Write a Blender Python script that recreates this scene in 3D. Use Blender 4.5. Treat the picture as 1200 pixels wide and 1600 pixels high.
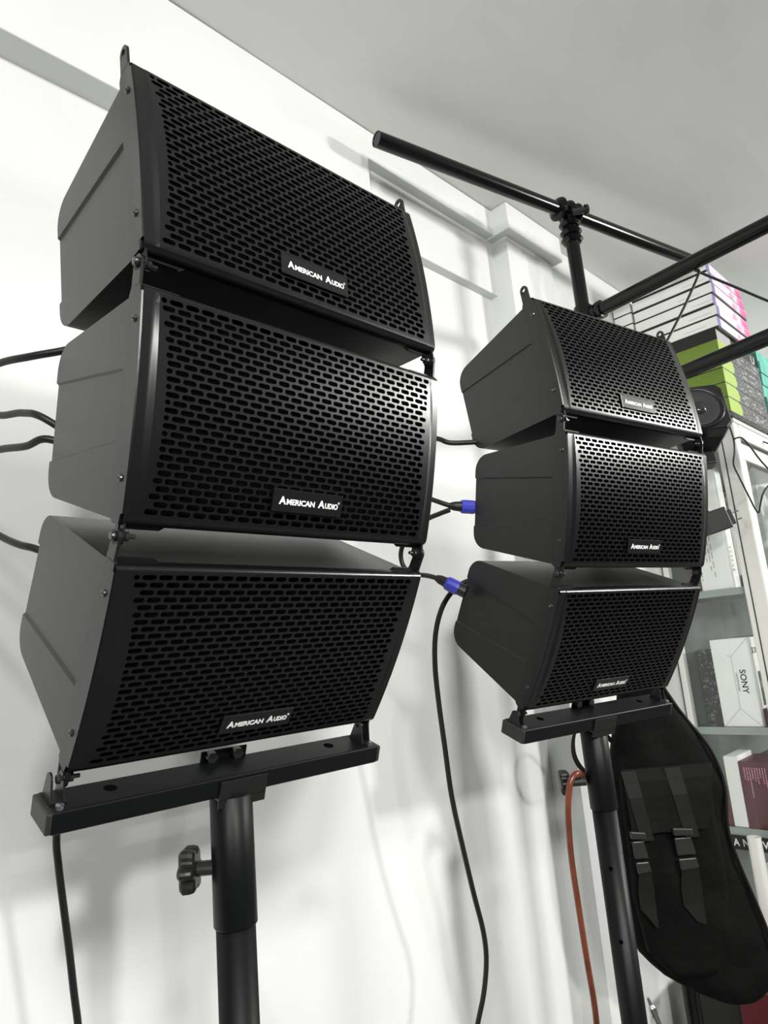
import bpy, bmesh, math, random
from mathutils import Vector, Matrix, noise
from mathutils.geometry import tessellate_polygon

# ------------------------------------------------------------------ scene reset
bpy.ops.wm.read_factory_settings(use_empty=True)
S = bpy.context.scene
C = S.collection
random.seed(7)
PI = math.pi

# ------------------------------------------------------------------ camera
# Room frame: x = distance out from the left wall side, y = along that wall, z = up (metres)
cam_d = bpy.data.cameras.new('camera')
cam = bpy.data.objects.new('camera', cam_d)
C.objects.link(cam)
cam_d.sensor_fit = 'AUTO'
cam_d.sensor_width = 36.0
cam_d.lens = 24.19
cam_d.clip_start = 0.02
_r = Vector((0.7018870, 0.7071846, -0.0851149))
_u = Vector((0.2033943, -0.0844683, 0.9754465))
_b = Vector((0.6826312, -0.7019651, -0.2031245))
cam.matrix_world = Matrix(((_r.x, _u.x, _b.x, 0.0), (_r.y, _u.y, _b.y, 0.0), (_r.z, _u.z, _b.z, 1.5), (0, 0, 0, 1)))
S.camera = cam

# ------------------------------------------------------------------ world, lights, exposure
w = bpy.data.worlds.new('world'); S.world = w
w.use_nodes = True
w.node_tree.nodes['Background'].inputs[0].default_value = (1, 1, 0.98, 1)
w.node_tree.nodes['Background'].inputs[1].default_value = 0.25


def lamp(name, loc, target, power, sx, sy, col=(1, 0.99, 0.96)):
    d = bpy.data.lights.new(name, 'AREA')
    d.shape = 'RECTANGLE'; d.size = sx; d.size_y = sy
    d.energy = power; d.color = col; d.spread = math.radians(125)
    o = bpy.data.objects.new(name, d); C.objects.link(o)
    o.location = loc
    o.rotation_euler = (Vector(target) - Vector(loc)).to_track_quat('-Z', 'Y').to_euler()
    return o


lamp('shop_lamp_far', (2.55, 4.35, 2.86), (-1.3, 1.4, 0.9), 68, 0.60, 0.35)
lamp('shop_lamp_near', (2.4, 0.06, 2.48), (-1.3, 1.5, 0.4), 30, 0.18, 0.18)
lamp('shop_lamp_corner', (1.75, -0.75, 3.10), (-1.2, 2.0, 0.3), 24, 0.26, 0.26)
lamp('shop_lamp_behind', (2.4, -3.2, 3.08), (-1.1, 2.6, 1.0), 62, 0.40, 0.40)
# added point fill out of view, brightening the ceiling at the right
_d = bpy.data.lights.new('ceiling_fill_far', 'POINT'); _d.energy = 60; _d.shadow_soft_size = 0.12; _d.color = (1, 0.99, 0.97)
_o = bpy.data.objects.new('ceiling_fill_far', _d); C.objects.link(_o); _o.location = (0.55, 5.05, 2.45)

S.view_settings.view_transform = 'Standard'
S.view_settings.look = 'None'
S.view_settings.gamma = 1.0
S.view_settings.use_curve_mapping = False
S.view_settings.exposure = 0.08


# ------------------------------------------------------------------ materials
def mat(name, col, rough=0.5, metal=0.0, spec=0.5, noise_amt=0.0, noise_scale=30.0, bump=0.0, bump_scale=200.0,
        bump_dist=0.001, coat=0.0, sheen=0.0):
    m = bpy.data.materials.new(name); m.use_nodes = True
    nt = m.node_tree; b = nt.nodes['Principled BSDF']
    b.inputs['Base Color'].default_value = (*col, 1)
    b.inputs['Roughness'].default_value = rough
    b.inputs['Metallic'].default_value = metal
    b.inputs['Specular IOR Level'].default_value = spec
    b.inputs['Coat Weight'].default_value = coat
    b.inputs['Sheen Weight'].default_value = sheen
    tc = nt.nodes.new('ShaderNodeTexCoord')
    if noise_amt:
        n = nt.nodes.new('ShaderNodeTexNoise'); n.inputs['Scale'].default_value = noise_scale; n.inputs['Detail'].default_value = 4
        nt.links.new(tc.outputs['Object'], n.inputs['Vector'])
        r = nt.nodes.new('ShaderNodeValToRGB')
        r.color_ramp.elements[0].position = 0.3; r.color_ramp.elements[1].position = 0.7
        r.color_ramp.elements[0].color = (*[c * (1 - noise_amt) for c in col], 1)
        r.color_ramp.elements[1].color = (*[min(1, c * (1 + noise_amt)) for c in col], 1)
        nt.links.new(n.outputs['Fac'], r.inputs['Fac']); nt.links.new(r.outputs['Color'], b.inputs['Base Color'])
    if bump:
        n2 = nt.nodes.new('ShaderNodeTexNoise'); n2.inputs['Scale'].default_value = bump_scale; n2.inputs['Detail'].default_value = 3
        nt.links.new(tc.outputs['Object'], n2.inputs['Vector'])
        bp = nt.nodes.new('ShaderNodeBump'); bp.inputs['Strength'].default_value = bump; bp.inputs['Distance'].default_value = bump_dist
        nt.links.new(n2.outputs['Fac'], bp.inputs['Height']); nt.links.new(bp.outputs['Normal'], b.inputs['Normal'])
    return m


def glass_mat(name, tint=(0.9, 0.95, 0.92)):
    m = bpy.data.materials.new(name); m.use_nodes = True
    nt = m.node_tree; nt.nodes.clear()
    out = nt.nodes.new('ShaderNodeOutputMaterial'); mix = nt.nodes.new('ShaderNodeMixShader')
    t = nt.nodes.new('ShaderNodeBsdfTransparent'); t.inputs[0].default_value = (*tint, 1)
    g = nt.nodes.new('ShaderNodeBsdfGlossy'); g.inputs['Roughness'].default_value = 0.02
    lw = nt.nodes.new('ShaderNodeLayerWeight'); lw.inputs['Blend'].default_value = 0.5
    pw = nt.nodes.new('ShaderNodeMath'); pw.operation = 'POWER'; pw.inputs[1].default_value = 5.0
    f = nt.nodes.new('ShaderNodeMath'); f.operation = 'MULTIPLY_ADD'; f.inputs[1].default_value = 0.96; f.inputs[2].default_value = 0.04
    nt.links.new(lw.outputs['Facing'], pw.inputs[0]); nt.links.new(pw.outputs[0], f.inputs[0])
    nt.links.new(f.outputs[0], mix.inputs[0]); nt.links.new(t.outputs[0], mix.inputs[1]); nt.links.new(g.outputs[0], mix.inputs[2])
    nt.links.new(mix.outputs[0], out.inputs[0])
    return m


M = {
    'wall': mat('wall_paint', (0.77, 0.785, 0.77), 0.7, noise_amt=0.025, noise_scale=2.5, bump=0.15, bump_scale=60, bump_dist=0.002),
    'wall_far': mat('stocked_wall_grey', (0.2, 0.2, 0.195), 0.8, noise_amt=0.5, noise_scale=3),
    'ceil': mat('ceiling_paint', (0.84, 0.85, 0.83), 0.85, noise_amt=0.03, noise_scale=1.5, bump=0.3, bump_scale=5, bump_dist=0.01),
    'floor': mat('floor_tile', (0.10, 0.098, 0.095), 0.5, noise_amt=0.2, noise_scale=6),
    'plastic': mat('textured_black_plastic', (0.011, 0.0115, 0.011), 0.36, spec=0.5, noise_amt=0.15, noise_scale=60, bump=0.25, bump_scale=420, bump_dist=0.0006),
    'plate': mat('black_plate_metal', (0.006, 0.0063, 0.0063), 0.36, bump=0.1, bump_scale=500, bump_dist=0.0003),
    'grille': mat('black_grille_metal', (0.0036, 0.004, 0.0042), 0.29, spec=0.48, bump=0.05, bump_scale=600, bump_dist=0.0003),
    'foam': mat('black_foam', (0.003, 0.003, 0.003), 1.0, spec=0.0),
    'badge': mat('badge_black', (0.008, 0.009, 0.009), 0.22),
    'white_print': mat('white_print', (0.82, 0.82, 0.82), 0.35),
    'steel': mat('steel', (0.45, 0.45, 0.45), 0.3, metal=1.0),
    'black_bolt': mat('black_bolt', (0.02, 0.02, 0.02), 0.22, spec=0.6),
    'tube': mat('powder_coated_tube', (0.003, 0.0036, 0.0038), 0.42, spec=0.22, bump=0.06, bump_scale=500, bump_dist=0.0003),
    'pipe': mat('gloss_black_pipe', (0.003, 0.003, 0.0033), 0.2, spec=0.35),
    'cap': mat('bar_end_cap', (0.02, 0.02, 0.02), 0.5),
    'rubber': mat('black_rubber_cable', (0.008, 0.008, 0.008), 0.45),
    'knob': mat('knob_plastic', (0.010, 0.010, 0.010), 0.4),
    'blue': mat('blue_connector', (0.045, 0.05, 0.42), 0.35),
    'orange': mat('copper_orange_cable', (0.16, 0.042, 0.02), 0.3, noise_amt=0.3, noise_scale=25),
    'nylon': mat('black_nylon', (0.0035, 0.0035, 0.0034), 0.75, spec=0.1, noise_amt=0.3, noise_scale=12, bump=0.6, bump_scale=16, bump_dist=0.012),
    'webbing': mat('black_webbing', (0.0065, 0.0065, 0.006), 0.6, spec=0.2, bump=0.3, bump_scale=300, bump_dist=0.0005),
    'flap': mat('black_flap_nylon', (0.0055, 0.0053, 0.005), 0.7, spec=0.12, noise_amt=0.2, noise_scale=9, bump=0.4, bump_scale=20, bump_dist=0.008),
    'buckle': mat('buckle_plastic', (0.020, 0.020, 0.019), 0.35),
    'cab_white': mat('cabinet_white_frame', (0.74, 0.74, 0.70), 0.35, noise_amt=0.05, noise_scale=4),
    'glass': glass_mat('clear_glass', (0.97, 0.98, 0.975)),
    'shelf_glass': glass_mat('shelf_glass', (0.86, 0.91, 0.885)),
    'glass_edge': mat('glass_edge', (0.30, 0.34, 0.31), 0.25),
    'back_board': mat('dark_back_board', (0.11, 0.125, 0.115), 0.3, noise_amt=0.3, noise_scale=5),
    'seam': mat('dark_seam', (0.02, 0.02, 0.02), 0.6),
    'carton': mat('white_carton', (0.88, 0.88, 0.85), 0.55, noise_amt=0.03, noise_scale=10),
    'carton_bright': mat('bright_white_carton', (0.82, 0.82, 0.80), 0.5),
    'ink': mat('black_ink', (0.02, 0.02, 0.02), 0.6),
    'grey_ink': mat('grey_ink', (0.35, 0.35, 0.34), 0.6),
    'red_carton': mat('dark_red_carton', (0.085, 0.008, 0.012), 0.45),
    'pink_print': mat('pink_ink', (0.75, 0.35, 0.5), 0.5),
    'green': mat('green_carton', (0.36, 0.52, 0.07), 0.3),
    'green_shaded': mat('shaded_green_carton', (0.17, 0.26, 0.03), 0.45),  # carton green with the shade of the near ends put into the colour
    'dark_carton': mat('charcoal_carton', (0.045, 0.048, 0.05), 0.45, noise_amt=0.5, noise_scale=30),
    'black_carton': mat('black_carton', (0.010, 0.011, 0.010), 0.5),
    'grey_carton': mat('grey_carton', (0.42, 0.40, 0.39), 0.5),
    'teal': mat('teal_carton', (0.10, 0.42, 0.33), 0.45, noise_amt=0.35, noise_scale=12),
    'teal_dark': mat('dark_teal_carton', (0.045, 0.16, 0.13), 0.45),
    'lilac': mat('lilac_edge', (0.20, 0.17, 0.42), 0.45),
    'cone': mat('speaker_cone', (0.035, 0.036, 0.037), 0.35),
    'dust_cap': mat('dust_cap', (0.03, 0.03, 0.03), 0.12),
    'monitor': mat('monitor_body', (0.006, 0.007, 0.0075), 0.35),
}


def speckle_mat(name, stops, scale, detail=6):
    m = bpy.data.materials.new(name); m.use_nodes = True
    nt = m.node_tree; b = nt.nodes['Principled BSDF']; b.inputs['Roughness'].default_value = 0.4
    tc = nt.nodes.new('ShaderNodeTexCoord'); n = nt.nodes.new('ShaderNodeTexNoise')
    n.inputs['Scale'].default_value = scale; n.inputs['Detail'].default_value = detail
    r = nt.nodes.new('ShaderNodeValToRGB'); el = r.color_ramp.elements
    el[0].position, el[0].color = stops[0][0], (*stops[0][1], 1)
    el[1].position, el[1].color = stops[-1][0], (*stops[-1][1], 1)
    for p_, c_ in stops[1:-1]:
        e = el.new(p_); e.color = (*c_, 1)
    nt.links.new(tc.outputs['Object'], n.inputs['Vector']); nt.links.new(n.outputs['Fac'], r.inputs['Fac'])
    nt.links.new(r.outputs['Color'], b.inputs['Base Color'])
    return m


M['pink_art'] = speckle_mat('pink_white_artwork', [(0.40, (0.70, 0.12, 0.34)), (0.50, (0.80, 0.36, 0.56)), (0.54, (0.86, 0.74, 0.80)), (0.62, (0.80, 0.7, 0.82))], 7, 3)
M['photo_art'] = speckle_mat('foliage_photo_print', [(0.36, (0.02, 0.025, 0.022)), (0.5, (0.10, 0.13, 0.11)), (0.58, (0.36, 0.44, 0.42)), (0.66, (0.7, 0.72, 0.72))], 14, 8)
M['dark_text'] = speckle_mat('charcoal_print', [(0.42, (0.035, 0.038, 0.04)), (0.56, (0.06, 0.065, 0.066)), (0.62, (0.30, 0.31, 0.31))], 80, 3)


# ------------------------------------------------------------------ mesh helpers
def obj(name, bm, material, parent=None, smooth=False, bevel=0.0, seg=2):
    if isinstance(bm, bmesh.types.BMesh):
        me = bpy.data.meshes.new(name); bm.normal_update(); bm.to_mesh(me); bm.free()
    else:
        me = bm
    o = bpy.data.objects.new(name, me); C.objects.link(o)
    if material and not me.materials:
        me.materials.append(material)
    if parent:
        o.parent = parent
    if smooth:
        for f in me.polygons:
            f.use_smooth = True
    if bevel:
        b = o.modifiers.new('bevel', 'BEVEL'); b.width = bevel; b.segments = seg; b.limit_method = 'ANGLE'; b.angle_limit = math.radians(40)
    return o


def empty(name, loc, rot=(0, 0, 0)):
    o = bpy.data.objects.new(name, None); C.objects.link(o)
    o.location = loc; o.rotation_euler = rot; o.empty_display_size = 0.05
    return o


def tag(o, label, cat, group=None):
    o['label'] = label; o['category'] = cat
    if group:
        o['group'] = group
    return o


def structure(o):
    o['kind'] = 'structure'
    return o


def box(bm, lo, hi, mtx=None):
    x0, y0, z0 = lo; x1, y1, z1 = hi
    co = [(x0, y0, z0), (x1, y0, z0), (x1, y1, z0), (x0, y1, z0), (x0, y0, z1), (x1, y0, z1), (x1, y1, z1), (x0, y1, z1)]
    v = [bm.verts.new(mtx @ Vector(c) if mtx else c) for c in co]
    for f in ((0, 3, 2, 1), (4, 5, 6, 7), (0, 1, 5, 4), (1, 2, 6, 5), (2, 3, 7, 6), (3, 0, 4, 7)):
        bm.faces.new([v[i] for i in f])
    return bm


def new():
    return bmesh.new()


def frame(d):
    d = Vector(d).normalized()
    a = Vector((0, 0, 1)) if abs(d.z) < 0.9 else Vector((1, 0, 0))
    u = d.cross(a).normalized(); v = d.cross(u).normalized()
    return d, u, v


def lathe(bm, p0, axis, prof, n=24):
    """prof: list of (distance along axis, radius)"""
    d, u, v = frame(axis); p0 = Vector(p0); rings = []
    for t, r in prof:
        if r < 1e-6:
            rings.append([bm.verts.new(p0 + d * t)])
        else:
            rings.append([bm.verts.new(p0 + d * t + (u * math.cos(2 * PI * k / n) + v * math.sin(2 * PI * k / n)) * r) for k in range(n)])
    for a, b in zip(rings, rings[1:]):
        for k in range(n):
            j = (k + 1) % n
            if len(a) == 1 and len(b) == 1:
                continue
            if len(a) == 1:
                bm.faces.new((a[0], b[j], b[k]))
            elif len(b) == 1:
                bm.faces.new((a[k], a[j], b[0]))
            else:
                bm.faces.new((a[k], a[j], b[j], b[k]))
    bmesh.ops.recalc_face_normals(bm, faces=bm.faces[:])
    return bm


def cyl(bm, p0, p1, r, n=24, r1=None):
    p0, p1 = Vector(p0), Vector(p1); L = (p1 - p0).length
    return lathe(bm, p0, p1 - p0, [(0, 0), (0, r), (L, r if r1 is None else r1), (L, 0)], n)


def smooth_path(pts, k=8):
    P = [Vector(p) for p in pts]; out = []
    for i in range(len(P) - 1):
        a = P[max(i - 1, 0)]; b = P[i]; c = P[i + 1]; d = P[min(i + 2, len(P) - 1)]
        for j in range(k):
            t = j / k
            out.append(0.5 * ((2 * b) + (-a + c) * t + (2 * a - 5 * b + 4 * c - d) * t * t + (-a + 3 * b - 3 * c + d) * t ** 3))
    out.append(P[-1])
    return out


def tube(bm, pts, r, n=10, k=8):
    path = smooth_path(pts, k) if k else [Vector(p) for p in pts]
    rings = []; prev = None
    for i, p in enumerate(path):
        t = (path[min(i + 1, len(path) - 1)] - path[max(i - 1, 0)]).normalized()
        if prev is None:
            _, u, v = frame(t)
        else:
            u = (prev - t * prev.dot(t)).normalized(); v = t.cross(u)
        prev = u
        rings.append([bm.verts.new(p + (u * math.cos(2 * PI * q / n) + v * math.sin(2 * PI * q / n)) * r) for q in range(n)])
    for a, b in zip(rings, rings[1:]):
        for q in range(n):
            j = (q + 1) % n
            bm.faces.new((a[q], a[j], b[j], b[q]))
    bm.faces.new(rings[0][::-1]); bm.faces.new(rings[-1])
    bmesh.ops.recalc_face_normals(bm, faces=bm.faces[:])
    return bm


def poly_prism(bm, pts, put, t0, t1, pts1=None):
    """extrude a planar outline (list of (a,b)) between t0 and t1; put(a,b,t) -> point"""
    n = len(pts)
    v0 = [bm.verts.new(put(a, b, t0)) for a, b in pts]
    v1 = [bm.verts.new(put(a, b, t1)) for a, b in (pts1 or pts)]
    for i in range(n):
        j = (i + 1) % n
        bm.faces.new((v0[i], v0[j], v1[j], v1[i]))
    for tri in tessellate_polygon([[Vector((a, b, 0)) for a, b in pts]]):
        bm.faces.new([v0[i] for i in tri]); bm.faces.new([v1[i] for i in tri])
    bmesh.ops.recalc_face_normals(bm, faces=bm.faces[:])
    return bm


def arc(cx, cy, r, a0, a1, n):
    return [(cx + r * math.cos(math.radians(a0 + (a1 - a0) * i / n)), cy + r * math.sin(math.radians(a0 + (a1 - a0) * i / n))) for i in range(n + 1)]


def text_mesh(s, bold=0.0, align='LEFT'):
    cu = bpy.data.curves.new('txt', 'FONT'); cu.body = s; cu.size = 1.0; cu.extrude = 0.02; cu.offset = bold
    cu.resolution_u = 3
    o = bpy.data.objects.new('txt', cu); C.objects.link(o)
    dg = bpy.context.evaluated_depsgraph_get(); dg.update()
    me = bpy.data.meshes.new_from_object(o.evaluated_get(dg))
    bpy.data.objects.remove(o); bpy.data.curves.remove(cu)
    return me


def add_text(bm, s, origin, right, up, width, height, bold=0.0, depth=0.0004):
    """fit string s into width x height with lower-left corner at origin"""
    me = text_mesh(s, bold)
    xs = [v.co.x for v in me.vertices]; ys = [v.co.y for v in me.vertices]
    x0, x1, y0, y1 = min(xs), max(xs), min(ys), max(ys)
    right, up = Vector(right), Vector(up); nrm = right.cross(up)
    vs = []
    for v in me.vertices:
        a = (v.co.x - x0) / (x1 - x0) * width; b = (v.co.y - y0) / (y1 - y0) * height
        vs.append(bm.verts.new(Vector(origin) + right * a + up * b + nrm * (depth if v.co.z > 0 else 0)))
    for p in me.polygons:
        try:
            bm.faces.new([vs[i] for i in p.vertices])
        except ValueError:
            pass
    bpy.data.meshes.remove(me)
    return bm


# ------------------------------------------------------------------ the room
ZC = 3.20
bm = new(); box(bm, (-1.7, -4.6, -0.1), (4.2, 7.1, 0.0)); structure(obj('floor', bm, M['floor']))
bm = new()
NX, NY = 40, 60
gv = [[bm.verts.new((-1.7 + 5.9 * i / NX, -4.6 + 11.7 * j / NY, ZC + 0.006 * noise.noise(Vector((i * 0.31, j * 0.29, 0))))) for j in range(NY + 1)] for i in range(NX + 1)]
for i in range(NX):
    for j in range(NY):
        bm.faces.new((gv[i][j], gv[i][j + 1], gv[i + 1][j + 1], gv[i + 1][j]))
box(bm, (-1.7, -4.6, ZC + 0.02), (4.2, 7.1, ZC + 0.12))
structure(obj('ceiling', bm, M['ceil'], smooth=False))
# left wall: a base face with shallow bands and a pilaster standing proud of it
bm = new()
box(bm, (-1.7, -4.6, 0), (-1.408, 7.1, ZC))
box(bm, (-1.425, 1.44, 2.852), (-1.372, 2.20, ZC))        # middle layer above the lower ledge
box(bm, (-1.425, 2.48, 0), (-1.318, 7.1, ZC))             # beyond the pillar
structure(obj('wall_left', bm, M['wall'], bevel=0.003))
bm = new(); box(bm, (-1.42, -4.6, 2.843), (-1.333, 1.441, ZC - 0.004)); structure(obj('trim_1', bm, M['wall'], bevel=0.003))
bm = new(); box(bm, (-1.40, 1.44, 3.087), (-1.333, 2.20, ZC - 0.004)); structure(obj('trim_2', bm, M['wall'], bevel=0.003))
# pillar with its own upper band
bm = new(); box(bm, (-1.43, 2.165, 0), (-1.302, 2.50, 3.0835)); box(bm, (-1.43, 2.13, 3.084), (-1.262, 2.53, ZC - 0.002))
structure(obj('trim_3', bm, M['wall'], bevel=0.003))
bm = new(); box(bm, (-1.7, 7.0, 0), (4.2, 7.2, ZC)); structure(obj('wall_back', bm, M['wall']))
bm = new(); box(bm, (4.0, -4.6, 0), (4.2, 7.1, ZC)); structure(obj('wall_right', bm, M['wall_far']))
bm = new(); box(bm, (-1.7, -4.8, 0), (4.2, -4.6, ZC)); structure(obj('wall_front', bm, M['wall_far']))

# ------------------------------------------------------------------ loudspeaker cabinet (all parts share meshes)
HW, HH, DEP, HB = 0.225, 0.123, 0.2423, 0.0917
BULGE = 0.010


def arc_y(z):
    return -BULGE * (1 - (z / HH) ** 2)


def side_curve(z):                  # where the perforated field ends, bowed inwards at mid height
    return 0.2035 - 0.0095 * (1 - (z / 0.112) ** 2)


def sheet(x, z):
    ax = abs(x); xc = side_curve(max(-0.112, min(0.112, z)))
    k = max(0.0, (ax - 0.2052) / 0.0040)
    rec = 0.0030 * (1 - (z / HH) ** 2)
    return Vector((x, arc_y(z) + rec * min(1, k), z))


def make_grille():
    bm = new()
    rows, z_top, z_bot = 28, 0.1155, -0.1115
    pitch = (z_top - z_bot) / rows
    PX, SL, SH = 0.0184, 0.0157, 0.0057
    rng = random.Random(3)

    def V(x, z, inn=0.0):
        p = sheet(x, z); p.y += inn
        return bm.verts.new(p)
    XE = HW - 0.0025
    for r in range(rows):
        z1 = z_top - r * pitch; z0 = z1 - pitch; zc = (z0 + z1) / 2
        xb = side_curve(max(-0.112, min(0.112, zc)))
        off = 0.0 if r % 2 == 0 else PX / 2
        slots = []
        n0 = int(0.25 / PX) + 2
        for k in range(-n0, n0 + 1):
            c = k * PX + off - 0.0025
            a, b = max(c - SL / 2, -xb), min(c + SL / 2, xb)
            if b - a > 0.0055:
                slots.append((a, b))
        cuts = [-xb - 0.0015] + [(s[1] + t[0]) / 2 for s, t in zip(slots, slots[1:])] + [xb + 0.0015]
        # plain margins, stepping out to the edge
        for sgn in (-1, 1):
            edge = cuts[0] if sgn < 0 else cuts[-1]
            xs = [abs(edge)] + [q_ for q_ in (0.2052, 0.2092, 0.2145, XE) if q_ > abs(edge) + 0.0006]
            for xa, xq in zip(xs, xs[1:]):
                q = [V(sgn * xa, z0), V(sgn * xq, z0), V(sgn * xq, z1), V(sgn * xa, z1)]
                fm = bm.faces.new(q if sgn > 0 else q[::-1]); fm.smooth = xa >= 0.2051 and xa != abs(edge)
        for (a, b), x0, x1 in zip(slots, cuts, cuts[1:]):
            h = SH / 2; rad = min(h, (b - a) / 2 * 0.9)
            sr, sl = b - rad, a + rad
            inner, outer = [], []
            for ang in (90, 45, 0, -45, -90):
                inner.append((sr + rad * math.cos(math.radians(ang)), zc + h * math.sin(math.radians(ang))))
            outer += [(sr, z1), (x1, z1), (x1, zc), (x1, z0), (sr, z0)]
            for ang in (-90, -135, 180, 135, 90):
                inner.append((sl + rad * math.cos(math.radians(ang)), zc + h * math.sin(math.radians(ang))))
            outer += [(sl, z0), (x0, z0), (x0, zc), (x0, z1), (sl, z1)]
            vi = [V(*p) for p in inner]; vo = [V(*p) for p in outer]; vb = [V(*p, 0.0016) for p in inner]
            m = len(vi)
            for i in range(m):
                j = (i + 1) % m
                bm.faces.new((vo[i], vi[i], vi[j], vo[j])[::-1])
                bm.faces.new((vi[i], vb[i], vb[j], vi[j])[::-1])
    bmesh.ops.remove_doubles(bm, verts=bm.verts[:], dist=0.00001)
    # rolled lips at top and bottom, returns down the two sides
    def strip(lines):
        vs = [[bm.verts.new(p) for p in ln] for ln in lines]
        for A, B in zip(vs, vs[1:]):
            for i in range(len(A) - 1):
                bm.faces.new((A[i], A[i + 1], B[i + 1], B[i]))
    xsl = [-XE, -0.2145, -0.2092, -0.2052, -0.1, 0, 0.1, 0.2052, 0.2092, 0.2145, XE]
    for zs, sg in ((z_top, 1), (z_bot, -1)):
        lines = []
        zend = sg * 0.1228
        rr = abs(zend - zs)
        for a in range(0, 91, 15):
            ang = math.radians(a)
            lines.append([sheet(x, zs) + Vector((0, rr * 1.0 * (1 - math.cos(ang)), sg * rr * math.sin(ang))) for x in xsl])
        lines.append([Vector((x, 0.013, zend)) for x in xsl])
        strip(lines if sg < 0 else lines)
    for sg in (-1, 1):
        zz = [z_bot + (z_top - z_bot) * i / 16 for i in range(17)]
        lines = [[sheet(sg * XE, z) for z in zz],
                 [sheet(sg * XE, z) + Vector((sg * 0.0015, 0.0012, 0)) for z in zz],
                 [Vector((sg * (XE + 0.0018), 0.012, z)) for z in zz]]
        strip(lines)
    bmesh.ops.recalc_face_normals(bm, faces=bm.faces[:])
    me = bpy.data.meshes.new('grille'); bm.to_mesh(me); bm.free()
    me.materials.append(M['grille'])
    return me


def trapezoid(y0, y1, hf, hb, r):
    """side outline (y,z): front edge at y0, back edge at y1 with rounded back corners"""
    sl = math.degrees(math.atan2(hf - hb, y1 - y0))
    pts = [(y0, -hf)]
    # lower back corner
    cy, cz = y1 - r, -hb + r * 0.86
    pts += arc(cy, cz, r, -90 + sl, 0, 8)
    cz = hb - r * 0.86
    pts += arc(cy, cz, r, 0, 90 - sl, 8)
    pts += [(y0, hf)]
    return pts


def make_body():
    bm = new()
    pts = trapezoid(0.012, DEP, 0.1195, HB, 0.034)
    put = lambda a, b, t: (t, a, b)
    poly_prism(bm, pts, put, -0.2175, 0.2175)
    # moulded side skins with an open-backed recess
    for sg in (-1, 1):
        base = trapezoid(0.012, DEP, 0.1195, HB, 0.034)
        k = len(base)
        lower = base[:10]; upper = base[10:]
        # split at the back edge around the recess; its walls slope
        def outline(g):
            return (base[:10] + [(DEP, -0.048 - g)] + arc(0.041, -0.0255, 0.008 + g, 262, 180, 4)
                    + arc(0.041, 0.0305, 0.008 + g, 180, 98, 4) + [(DEP, 0.046 + g)] + base[10:])
        poly_prism(bm, outline(0.0), put, sg * 0.2165, sg * 0.2202, outline(0.0032))
    bmesh.ops.recalc_face_normals(bm, faces=bm.faces[:])
    me = bpy.data.meshes.new('cabinet_body'); bm.to_mesh(me); bm.free()
    me.materials.append(M['plastic'])
    return me


def make_frame():
    bm = new()
    put = lambda a, b, t: (a, t, b)
    o = [(-0.2215, -0.1265), (-0.178, -0.1265), (-0.170, -0.1215), (0.170, -0.1215), (0.178, -0.1265), (0.2215, -0.1265),
         (0.2215, 0.1265), (0.178, 0.1265), (0.170, 0.1215), (-0.170, 0.1215), (-0.178, 0.1265), (-0.2215, 0.1265)]
    poly_prism(bm, o, put, 0.0125, 0.0155)
    me = bpy.data.meshes.new('front_frame'); bm.to_mesh(me); bm.free(); me.materials.append(M['plate'])
    return me


def make_baffle():
    bm = new(); box(bm, (-0.219, 0.0075, -0.118), (0.219, 0.0125, 0.118))
    me = bpy.data.meshes.new('baffle'); bm.to_mesh(me); bm.free(); me.materials.append(M['foam'])
    return me


def ring_plate(bm, cy, cz, r, rh, x0, x1, base_z, hw):
    """a tab: straight sides from base_z up to a round eye with a hole"""
    n = 20
    up = cz > base_z
    outer, inner = [], []
    for i in range(n):
        a = 2 * PI * i / n
        y, z = cy + r * math.cos(a), cz + r * math.sin(a)
        outer.append((y, z)); inner.append((cy + rh * math.cos(a), cz + rh * math.sin(a)))
    L = []
    for x in (x0, x1):
        L.append(([bm.verts.new((x, *p)) for p in outer], [bm.verts.new((x, *p)) for p in inner]))
    for i in range(n):
        j = (i + 1) % n
        (o0, i0), (o1, i1) = L
        bm.faces.new((o0[i], o0[j], i0[j], i0[i])); bm.faces.new((o1[i], i1[i], i1[j], o1[j]))
        bm.faces.new((o0[i], o1[i], o1[j], o0[j])); bm.faces.new((i0[i], i0[j], i1[j], i1[i]))
    sgn = 1 if up else -1
    put = lambda a, b, t: (t, a, b)
    ye = cz - sgn * math.sqrt(max(r * r - (rh + 0.0012) ** 2, 0)) * 0.0
    poly_prism(bm, [(cy - r, base_z), (cy + r + hw, base_z), (cy + r, cz - sgn * 0.0005 - sgn * 0.0), (cy + rh + 0.0005, cz - sgn * 0.0005), (cy, cz - sgn * (rh + 0.001)), (cy - rh - 0.0005, cz - sgn * 0.0005), (cy - r, cz - sgn * 0.0005)], put, x0, x1)


def make_plate(sg):
    bm = new()
    put = lambda a, b, t: (t, a, b)
    pts = []
    N = 14
    zs = [-0.119 + 0.242 * i / N for i in range(N + 1)]
    front = [(arc_y(z) + 0.0045, z) for z in zs]
    o = [(0.029, -0.1160), (0.022, -0.1215), (0.008, -0.1215)] + front[1:] + [(0.008, 0.1250), (0.0265, 0.1230), (0.030, 0.116)]
    poly_prism(bm, o, put, sg * 0.2205, sg * 0.2240)
    poly_prism(bm, [(0.024, -0.112), (0.0225, -0.134)] + arc(0.013, -0.134, 0.0095, 0, -180, 10) + [(0.0035, -0.112)], put, sg * 0.2178, sg * 0.2204)
    ring_plate(bm, 0.0165, 0.148, 0.0088, 0.0042, sg * 0.2207, sg * 0.2240, 0.1225, 0.001)
    bmesh.ops.recalc_face_normals(bm, faces=bm.faces[:])
    me = bpy.data.meshes.new('side_plate'); bm.to_mesh(me); bm.free(); me.materials.append(M['plate'])
    return me


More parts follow.
